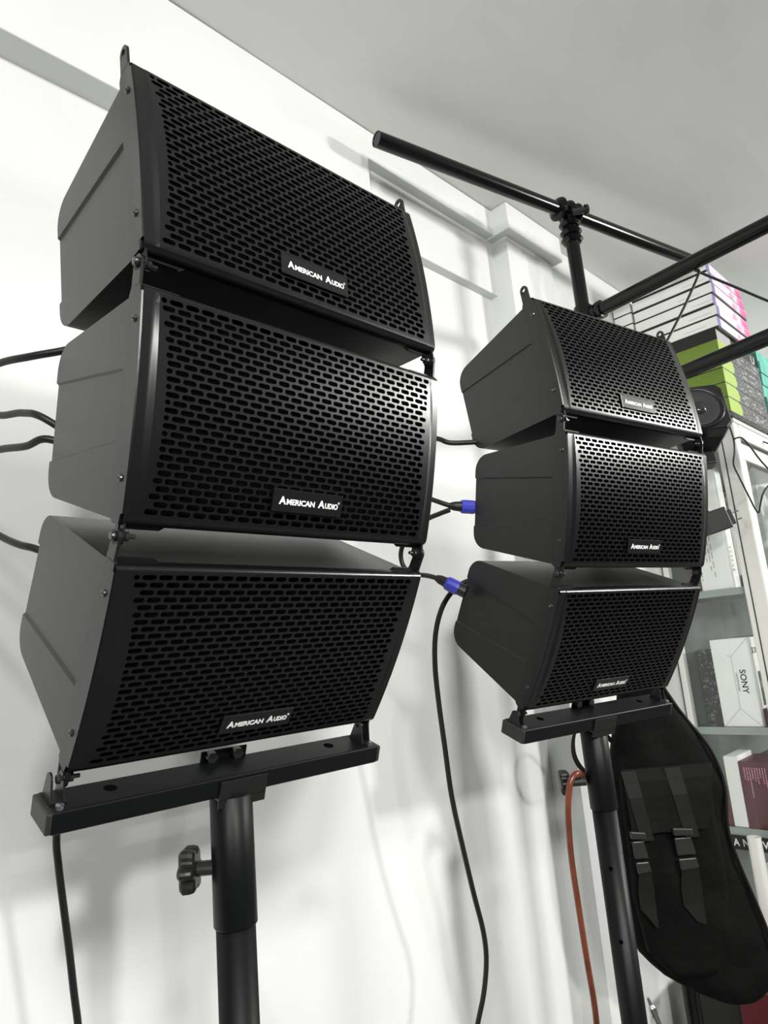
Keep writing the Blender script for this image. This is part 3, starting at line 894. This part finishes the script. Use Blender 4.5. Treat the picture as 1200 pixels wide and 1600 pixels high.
pth = smooth_path([bag_pt(0.600, 1.20, 0.02), bag_pt(0.545, 1.255, 0.05), bag_pt(0.490, 1.245, 0.07), bag_pt(0.472, 1.195, 0.08), bag_pt(0.484, 1.150, 0.08), bag_pt(0.525, 1.115, 0.06), bag_pt(0.60, 1.12, 0.0)], 6)
prev = None
for p in pth:
    a = bm.verts.new(p + UB * 0.006 + Vector((0, 0, 0.003))); b = bm.verts.new(p - UB * 0.006 - Vector((0, 0, 0.003)))
    if prev:
        bm.faces.new((prev[0], prev[1], b, a))
    prev = (a, b)
so = obj('shoulder_strap', bm, M['webbing'], t); sm_ = so.modifiers.new('thick', 'SOLIDIFY'); sm_.thickness = 0.003
bm = new(); tube(bm, [bag_pt(0.70, 1.68, 0.0), bag_pt(0.705, 1.73, -0.03), bag_pt(0.715, 1.75, -0.09), bag_pt(0.72, 1.72, -0.15), bag_pt(0.71, 1.66, -0.05)], 0.008, 8, 6)
obj('hang_loop', bm, M['webbing'], t)

# ------------------------------------------------------------------ display cabinet
CX0, CX1, CY0, CY1 = -1.305, -0.930, 3.12, 4.75
t = empty('display_cabinet', (CX0, CY0, 0)); tag(t, 'white framed glass display cabinet against the wall at the right', 'cabinet')
Q = lambda p: Vector(p) - Vector((CX0, CY0, 0))


def cb(name, lo, hi, m, parent=None, bevel=0.003):
    bm = new(); box(bm, Q(lo), Q(hi)); return obj(name, bm, m, parent or t, bevel=bevel)


cb('corner_post', (-0.975, 3.115, 0.05), (-0.890, 3.175, 2.36), M['cab_white'], bevel=0.008)
cb('post_seam', (-0.9515, 3.1125, 0.06), (-0.9475, 3.118, 2.30), M['seam'], bevel=0)
cb('corner_post', (CX0, 3.125, 0.05), (CX0 + 0.024, 3.165, 2.36), M['cab_white'])
cb('corner_post', (-0.96, CY1 - 0.05, 0.05), (-0.90, CY1, 2.36), M['cab_white'])
cb('corner_post', (CX0, CY1 - 0.05, 0.05), (CX0 + 0.024, CY1, 2.36), M['cab_white'])
cb('top_panel', (CX0, 3.110, 2.355), (-0.885, CY1, 2.374), M['cab_white'])
cb('top_rail', (-0.955, 3.176, 2.288), (-0.888, CY1, 2.354), M['cab_white'])
cb('top_rail', (CX0 + 0.024, 3.118, 2.25), (-0.976, 3.16, 2.354), M['cab_white'])
cb('door_seam', (-0.945, 3.20, 2.277), (-0.905, CY1 - 0.06, 2.2875), M['seam'], bevel=0)
d_ = cb('door_frame', (-0.935, 3.178, 2.20), (-0.900, CY1 - 0.052, 2.275), M['cab_white'])
cb('door_frame', (-0.935, 3.178, 0.10), (-0.900, 3.225, 2.199), M['cab_white'])
cb('door_frame', (-0.935, CY1 - 0.10, 0.10), (-0.900, CY1 - 0.052, 2.199), M['cab_white'])
cb('door_pane', (-0.920, 3.226, 0.12), (-0.915, CY1 - 0.101, 2.199), M['glass'], bevel=0)
cb('side_pane', (CX0 + 0.0245, 3.140, 0.12), (-0.9755, 3.144, 2.249), M['glass'], bevel=0)
cb('back_panel', (CX0 + 0.002, 3.166, 0.10), (CX0 + 0.010, CY1 - 0.051, 2.35), M['back_board'])
cb('base', (CX0, 3.126, 0.0), (-0.90, CY1, 0.099), M['cab_white'])
for zt, th_ in ((1.655, 0.010), (1.080, 0.012), (0.680, 0.012)):
    s = cb('shelf', (CX0 + 0.012, 3.150, zt - th_), (-0.960, CY1 - 0.06, zt), M['shelf_glass'], bevel=0)
    cb('shelf_edge', (CX0 + 0.026, 3.1445, zt - 0.030), (-0.977, 3.1495, zt), M['glass_edge'], bevel=0)
    cb('shelf_bracket', (CX0 + 0.026, 3.40, zt - th_ - 0.03), (-0.962, 3.43, zt - th_ - 0.0005), M['grey_carton'], bevel=0)
cb('label_strip', (CX0 + 0.026, 3.132, 0.598), (-0.980, 3.1395, 0.652), M['black_carton'], bevel=0)
bm = new()
for s, x in (('A', -1.204), ('N', -1.166), ('V', -1.092)):
    add_text(bm, s, Q((x, 3.1315, 0.612)), (1, 0, 0), (0, 0, 1), 0.024, 0.028, bold=0.02)
o = obj('shelf_lettering', bm, M['white_print'], t); o['kind'] = 'stuff'; o['label'] = 'white capital letters on black strip'


# ------------------------------------------------------------------ cartons and packages
def carton(name, lo, hi, m, label, cat='box', group=None, bevel=0.0025):
    o0 = Vector(((lo[0] + hi[0]) / 2, (lo[1] + hi[1]) / 2, lo[2]))
    e = empty(name, o0); tag(e, label, cat, group)
    bm = new(); box(bm, Vector(lo) - o0, Vector(hi) - o0); obj('carton', bm, m, e, bevel=bevel)
    e['_o'] = 0; del e['_o']
    return e, (lambda p: Vector(p) - o0)


def flat(name, e, q, lo, hi, m):
    bm = new(); box(bm, q(lo), q(hi)); return obj(name, bm, m, e)


# white camera carton on the middle shelf
e, q = carton('white_carton', (-1.169, 3.160, 1.0805), (-1.014, 3.42, 1.442), M['carton'], 'white electronics carton with folded end flaps standing on the middle glass shelf')
Yf = 3.1597
bm = new()
for a, b in (((-1.018, 1.440), (-1.091, 1.368)), ((-1.091, 1.368), (-1.110, 1.375)), ((-1.091, 1.368), (-1.091, 1.155)), ((-1.091, 1.155), (-1.163, 1.083)), ((-1.091, 1.155), (-1.018, 1.083))):
    A = Vector((a[0], 0, a[1])); B = Vector((b[0], 0, b[1])); d = (B - A).normalized(); n_ = Vector((-d.z, 0, d.x)) * 0.0009
    vs = [bm.verts.new(q((p.x, Yf, p.z))) for p in (A + n_, A - n_, B - n_, B + n_)]; bm.faces.new(vs)
obj('flap_crease', bm, M['grey_ink'], e)
bm = new(); add_text(bm, 'SONY', q((-1.068, Yf, 1.313)), (0, 0, -1), (1, 0, 0), 0.100, 0.025, bold=0.02)
add_text(bm, 'HEADPHONES', q((-1.085, Yf, 1.300)), (0, 0, -1), (1, 0, 0), 0.076, 0.008)
obj('lettering', bm, M['ink'], e)['label'] = 'black brand name reading downwards'
bm = new(); add_text(bm, 'SONY', q((-1.0137, 3.185, 1.375)), (0, 1, 0), (0, 0, 1), 0.11, 0.026, bold=0.01)
obj('side_lettering', bm, M['ink'], e)
flat('printed_photo', e, q, (-1.014, 3.215, 1.16), (-1.0135, 3.41, 1.30), M['photo_art'])
carton('small_red_box', (-1.012, 3.19, 1.0805), (-0.975, 3.32, 1.150), M['red_carton'], 'small dark red box squeezed beside the big white carton on the middle shelf')
# tall white box on the upper shelf
e, q = carton('tall_white_box', (-1.158, 3.160, 1.6555), (-1.029, 3.262, 2.20), M['carton'], 'tall white box with thin lines of print on the upper glass shelf')
bm = new()
for i, (x, z0, z1) in enumerate(((-1.140, 1.86, 1.98), (-1.129, 1.82, 1.99), (-1.118, 1.78, 2.0), (-1.106, 1.74, 2.0), (-1.094, 1.71, 1.99), (-1.150, 1.70, 1.80))):
    n = 7
    for k in range(n):
        a = z0 + (z1 - z0) * k / n
        box(bm, q((x, 3.1593, a)), q((x + 0.0035, 3.16, a + (z1 - z0) / n * random.uniform(0.5, 0.9))))
obj('printed_lines', bm, M['grey_ink'], e)
bm = new()
for i, ch in enumerate('VXOKNS'):
    add_text(bm, ch, q((-1.0287, 3.195, 1.84 - i * 0.020)), (0, 0, -1), (0, 1, 0), 0.012, 0.026)
obj('side_lettering', bm, M['ink'], e)
carton('grey_package', (-1.20, 3.275, 1.6555), (-1.03, 3.45, 1.98), M['grey_carton'], 'grey package just behind the tall white box on the upper shelf')
carton('red_packet', (-1.027, 3.285, 1.6555), (-0.985, 3.40, 1.715), M['red_carton'], 'thin red packet beside the tall white box on the upper shelf')
# lower shelf
e, q = carton('dark_red_box', (-1.139, 3.155, 0.6805), (-0.968, 3.36, 0.942), M['red_carton'], 'dark red carton with pale columns of print on the lower shelf')
bm = new()
for k in range(9):
    L = [0.05, 0.06, 0.12, 0.05, 0.06, 0.07, 0.045, 0.07, 0.08][k]
    x = -1.121 + 0.010 * k
    n = int(L / 0.008)
    for j in range(n):
        box(bm, q((x, 3.1545, 0.918 - 0.008 * j - random.uniform(0.004, 0.007))), q((x + 0.0032, 3.155, 0.918 - 0.008 * j)))
obj('printed_lines', bm, M['pink_print'], e)
bm = new(); lathe(bm, q((-1.014, 3.1547, 0.905)), (0, 1, 0), [(-0.0002, 0), (-0.0002, 0.006), (0.0005, 0.006)], 14); obj('round_mark', bm, M['white_print'], e)
carton('slim_white_box', (-1.196, 3.155, 0.6805), (-1.141, 3.34, 0.960), M['carton'], 'slim silvery white box standing left of the dark red carton')
carton('slim_red_box', (-1.225, 3.165, 0.6805), (-1.198, 3.34, 0.83), M['red_carton'], 'short maroon box at the left end of the lower shelf')
carton('dark_package', (-1.26, 3.60, 1.093), (-1.10, 3.80, 1.44), M['dark_carton'], 'dark package with pale print far back on the middle shelf')
e, q = carton('dark_package', (-1.285, 3.30, 1.0805), (-1.205, 3.52, 1.40), M['dark_text'], 'grey printed package at the left end of the middle shelf')
carton('dark_package', (-1.09, 3.70, 1.0805), (-0.99, 3.9, 1.50), M['dark_text'], 'dark printed package behind the white carton on the middle shelf')
carton('blue_package', (-1.20, 3.56, 1.0805), (-1.10, 3.59, 1.25), M['teal_dark'], 'dark teal package behind the left edge of the white carton')
carton('photo_box', (-1.10, 3.75, 1.6555), (-0.945, 4.05, 2.15), M['photo_art'], 'tall box printed with leafy photograph behind the cabinet door')
carton('photo_box', (-1.10, 3.46, 1.6555), (-0.945, 3.73, 2.13), M['photo_art'], 'tall leafy printed box just behind the corner post')
carton('dark_package', (-1.20, 3.50, 0.6805), (-1.0, 3.75, 0.90), M['dark_carton'], 'dark box behind the dark red carton on the lower shelf')
carton('white_box', (-1.16, 3.20, 0.0995), (-0.99, 3.45, 0.50), M['carton'], 'white box on the cabinet base below the black letter strip')
# roll of paper leaning in front
bm = new(); lathe(bm, (0, 0, 0), (0, 0, 1), [(0, 0.020), (0, 0.026), (0.675, 0.026), (0.675, 0.021), (0.55, 0.020)], 28)
o = obj('white_tube', bm, M['cab_white'], smooth=False); o.location = (-1.093, 3.055, 0.0)
tag(o, 'white round tube standing on the floor before the lower shelf', 'tube')

# boxes stacked on top of the cabinet
ZT = 2.3745
GG = 'green and charcoal boxes on the cabinet'
names = ['lowest', 'second', 'third', 'fourth', 'topmost']
for k in range(5):
    z0 = ZT + 0.0655 * k
    e, q = carton('green_box', (-1.06, 3.012, z0), (-0.860, 3.56, z0 + 0.064), M['dark_text'], 'charcoal printed box with green end, %s of the pile on the cabinet' % names[k], 'box', GG)
    bm = new()
    # bright green wrap around the near end with a rounded outline on the long side
    o_ = [(3.0115, z0 + 0.002), (3.130, z0 + 0.002)] + arc(3.140, z0 + 0.030, 0.028, -80, 80, 8) + [(3.130, z0 + 0.062), (3.0115, z0 + 0.062)]
    poly_prism(bm, o_, lambda a, b, tt: q((tt, a, b)), -0.8602, -0.8590)
    obj('green_label', bm, M['green'], e)
    flat('green_end', e, q, (-1.06, 3.0112, z0 + 0.001), (-0.8595, 3.0122, z0 + 0.063), M['green_shaded'])
    bm = new()
    for j in range(3):
        yy = 3.20 + 0.10 * j
        add_text(bm, 'III', q((-0.8597, yy, z0 + 0.014)), (0, 1, 0), (0, 0, 1), 0.05 + 0.02 * (j == 0), 0.030 if j == 0 else 0.012)
    bm.free()
    bm = new()
    rr = random.Random(k)
    for j in range(10):
        yy = 3.20 + rr.uniform(0, 0.3); zq = z0 + rr.uniform(0.01, 0.05); wq = rr.uniform(0.012, 0.05); hq = rr.uniform(0.003, 0.008)
        box(bm, q((-0.8600, yy, zq)), q((-0.8594, yy + wq, zq + hq)))
    obj('printed_marks', bm, M['grey_carton'], e)
z0 = ZT + 0.0655 * 5
e, q = carton('black_box', (-1.065, 3.045, z0), (-0.868, 3.56, z0 + 0.060), M['black_carton'], 'black box between the green pile and the white boxes')
flat('side_label', e, q, (-0.8682, 3.046, z0 + 0.002), (-0.8672, 3.22, z0 + 0.058), M['grey_carton'])
bm = new(); add_text(bm, 'U', q((-0.8675, 3.49, z0 + 0.012)), (0, 1, 0), (0, 0, 1), 0.05, 0.038); obj('lettering', bm, M['white_print'], e)
z1 = z0 + 0.0605
GW = 'white boxes with pink sides stacked high'
wn = ['lowest', 'second', 'third', 'fourth', 'fifth', 'topmost']
for k in range(6):
    za = z1 + 0.0535 * k
    sh = [0.0, 0.004, -0.002, 0.003, 0.0, -0.003][k]
    e, q = carton('white_pink_box', (-1.206, 3.046 + sh, za + 0.0095), (-0.853 + sh, 3.50, za + 0.0532), M['carton'], 'flat white box with pink artwork on its side, %s of the tall stack' % wn[k], 'box', GW, 0.0015)
    flat('gap_strip', e, q, (-1.204, 3.050 + sh, za), (-0.856 + sh, 3.495, za + 0.0095), M['black_carton'])  # inset black strip draws the dark gap below each carton
    flat('pink_side', e, q, (-0.853 + sh, 3.085, za + 0.0098), (-0.8524 + sh, 3.498, za + 0.0525), M['pink_art'])
    flat('lilac_corner', e, q, (-0.853 + sh, 3.0465 + sh, za + 0.0096), (-0.8523 + sh, 3.0848, za + 0.0525), M['lilac'])
    bm = new(); a = -1.0 + 0.03 * (k % 3); box(bm, q((a, 3.0455 + sh, za + 0.024)), q((a + 0.10, 3.0462 + sh, za + 0.0255))); obj('printed_line', bm, M['grey_ink'], e)
for k in range(5):
    za = ZT + 0.40 + 0.055 * k
    if k == 0:
        carton('pale_box', (-1.308, 3.12, ZT), (-1.22, 3.5, za - 0.001), M['carton'], 'tall pale box against the wall, supporting the narrow white boxes')
    e, q = carton('narrow_white_box', (-1.308, 3.060, za + 0.006), (-1.222, 3.45, za + 0.0545), M['carton'], 'narrow white box by the wall, %s of its pile of five' % ['lowest', 'second', 'third', 'fourth', 'topmost'][k], 'box', 'narrow white boxes by the wall', 0.0015)
    flat('gap_strip', e, q, (-1.307, 3.063, za), (-1.2225, 3.448, za + 0.0065), M['black_carton'])  # black strip in the gap under each narrow box
for k in range(7):
    za = ZT + 0.062 * k
    e, q = carton('teal_box', (-1.10, 3.585 - 0.006 * (k % 2), za), (-0.862 + 0.004 * (k % 3), 4.00, za + 0.0605), M['teal'], 'teal printed box, %s of the teal pile' % ['lowest', 'second', 'third', 'fourth', 'fifth', 'sixth', 'topmost'][k], 'box', 'teal boxes on the cabinet')
    flat('end_panel', e, q, (-1.098, 3.5842 - 0.006 * (k % 2), za + 0.001), (-0.864, 3.5852 - 0.006 * (k % 2), za + 0.0595), M['teal_dark'])

# ------------------------------------------------------------------ small satellite speaker on the cabinet corner
mc = Vector((-0.955, 2.845, 2.338))
t = empty('satellite_speaker', mc, (R_(-14), 0, R_(38))); tag(t, 'small black satellite speaker with round cone mounted on the cabinet corner', 'speaker')
bm = new()
secs = [(-0.075, 0.105, 0.103, -0.095), (-0.068, 0.110, 0.108, -0.100), (-0.02, 0.108, 0.106, -0.106), (0.05, 0.075, 0.070, -0.150), (0.085, 0.055, 0.045, -0.150)]
rings = []
for y, hw_, zt_, zb_ in secs:
    c = 0.022
    P = [(-hw_ + c, zb_), (hw_ - c, zb_), (hw_, zb_ + c), (hw_, zt_ - c), (hw_ - c, zt_), (-hw_ + c, zt_), (-hw_, zt_ - c), (-hw_, zb_ + c)]
    rings.append([bm.verts.new((x, y, z)) for x, z in P])
for A, B in zip(rings, rings[1:]):
    for i in range(8):
        j = (i + 1) % 8
        bm.faces.new((A[i], A[j], B[j], B[i]))
bm.faces.new(rings[0][::-1]); bm.faces.new(rings[-1]); bmesh.ops.recalc_face_normals(bm, faces=bm.faces[:])
obj('speaker_body', bm, M['monitor'], t, bevel=0.003)
bm = new(); lathe(bm, (0, -0.075, 0), (0, -1, 0), [(0, 0.078), (0.004, 0.094), (0.009, 0.096), (0.011, 0.090), (0.006, 0.082), (0.003, 0.078)], 48)
cn = obj('surround', bm, M['monitor'], t, smooth=True)
bm = new(); lathe(bm, (0, -0.0755, 0), (0, -1, 0), [(0.004, 0.079), (0.007, 0.070), (0.001, 0.05), (0.0005, 0.03), (0.0005, 0)], 48); obj('cone', bm, M['cone'], t, smooth=True)
bm = new(); lathe(bm, (0, -0.0755, 0), (0, -1, 0), [(0.0, 0.030), (0.008, 0.026), (0.014, 0.015), (0.016, 0)], 32); obj('dust_cap', bm, M['dust_cap'], t, smooth=True)
bm = new(); box(bm, (-0.05, 0.01, -0.205), (0.045, 0.075, -0.149)); obj('mount_bracket', bm, M['monitor'], t, bevel=0.006)
bm = new(); box(bm, (-0.02, 0.06, -0.195), (0.02, 0.30, -0.165)); obj('mount_arm', bm, M['monitor'], t)
bm = new(); lathe(bm, (0.0, 0.011, -0.178), (0, -1, 0), [(0, 0), (0, 0.008), (0.004, 0.007), (0.005, 0)], 12); obj('bracket_bolt', bm, M['steel'], t)
cable('thin_cable', [(-0.87, 2.93, 2.33), (-0.841, 2.867, 2.304), (-0.828, 2.861, 2.221), (-0.829, 2.848, 2.164), (-0.842, 2.849, 2.115), (-0.837, 2.869, 2.065), (-0.826, 2.902, 1.988), (-0.818, 2.924, 1.937), (-0.811, 2.936, 1.921), (-0.802, 2.937, 1.947), (-0.783, 2.942, 1.995), (-0.759, 2.982, 2.033), (-0.72, 3.06, 2.07), (-0.70, 3.2, 2.05), (-0.74, 3.4, 2.2), (-0.893, 3.5, 2.33)],
      0.0034, M['rubber'], 'thin black cable dangling in a loop down the cabinet post from the satellite speaker', k=6)
cable('thin_cable', [(-0.826, 2.858, 2.215), (-0.806, 2.883, 2.219), (-0.793, 2.917, 2.191), (-0.78, 2.959, 2.141), (-0.765, 3.001, 2.098), (-0.741, 3.052, 2.05), (-0.75, 3.2, 2.02), (-0.80, 3.4, 2.1), (-0.893, 3.6, 2.31)],
      0.0034, M['rubber'], 'thin black cable branching sideways across the cabinet top rail', k=6)
# power adapter hung by its lead
t = empty('power_adapter', (-0.965, 2.935, 1.915)); tag(t, 'black plug-in power adapter with two pins hanging beside the cabinet post', 'adapter')
m3 = Matrix.Rotation(R_(44), 4, 'Z') @ Matrix.Rotation(R_(-14), 4, 'Y')
bm = new(); box(bm, (-0.060, -0.03, -0.040), (0.035, 0.03, 0.050), m3); obj('adapter_body', bm, M['rubber'], t, bevel=0.004)
bm = new(); box(bm, (0.033, -0.022, -0.030), (0.058, 0.022, 0.032), m3); obj('plug_face', bm, M['rubber'], t, bevel=0.004)
for zz_ in (-0.016, 0.016):
    bm = new(); cyl(bm, m3 @ Vector((0.056, 0, zz_)), m3 @ Vector((0.080, 0, zz_)), 0.0026, 10); cyl(bm, m3 @ Vector((0.080, 0, zz_)), m3 @ Vector((0.094, 0, zz_)), 0.0032, 10); obj('plug_pin', bm, M['steel'], t)
bm = new(); tube(bm, [m3 @ Vector((-0.02, 0, 0.048)), m3 @ Vector((-0.03, 0.01, 0.12)), Vector((-0.01, 0.0, 0.26))], 0.003, 8, 6); obj('lead', bm, M['rubber'], t)

# things below the bag
carton('equipment_case', (-1.015, 2.46, 0.0), (-0.80, 2.85, 0.375), M['red_carton'], 'dark red case on the floor under the hanging black bag', 'case')
carton('equipment_case', (-1.18, 2.50, 0.0), (-1.022, 2.85, 0.35), M['black_carton'], 'black case on the floor directly behind the rack post below the bag', 'case')
e = empty('jack_cable', (-0.757, 1.46, 0.0)); tag(e, 'pale jack plug on a dark cord hanging behind the right stand hub', 'cable')
J0 = Vector((-0.757, 1.46, 0.0))
bm = new(); tube(bm, [Vector((-0.776, 1.456, 0.745)) - J0, Vector((-0.770, 1.462, 0.720)) - J0, Vector((-0.765, 1.47, 0.69)) - J0, Vector((-0.757, 1.47, 0.5)) - J0, Vector((-0.74, 1.5, 0.05)) - J0, Vector((-0.7, 1.52, 0.005)) - J0], 0.004, 8, 6); obj('cord', bm, M['rubber'], e)
bm = new(); lathe(bm, Vector((-0.776, 1.456, 0.742)) - J0, (-0.25, -0.15, 1), [(-0.03, 0), (-0.03, 0.0055), (-0.004, 0.0062), (0.0, 0.0075), (0.012, 0.0075), (0.018, 0.004), (0.03, 0.003), (0.03, 0)], 14); obj('jack_plug', bm, M['steel'], e)
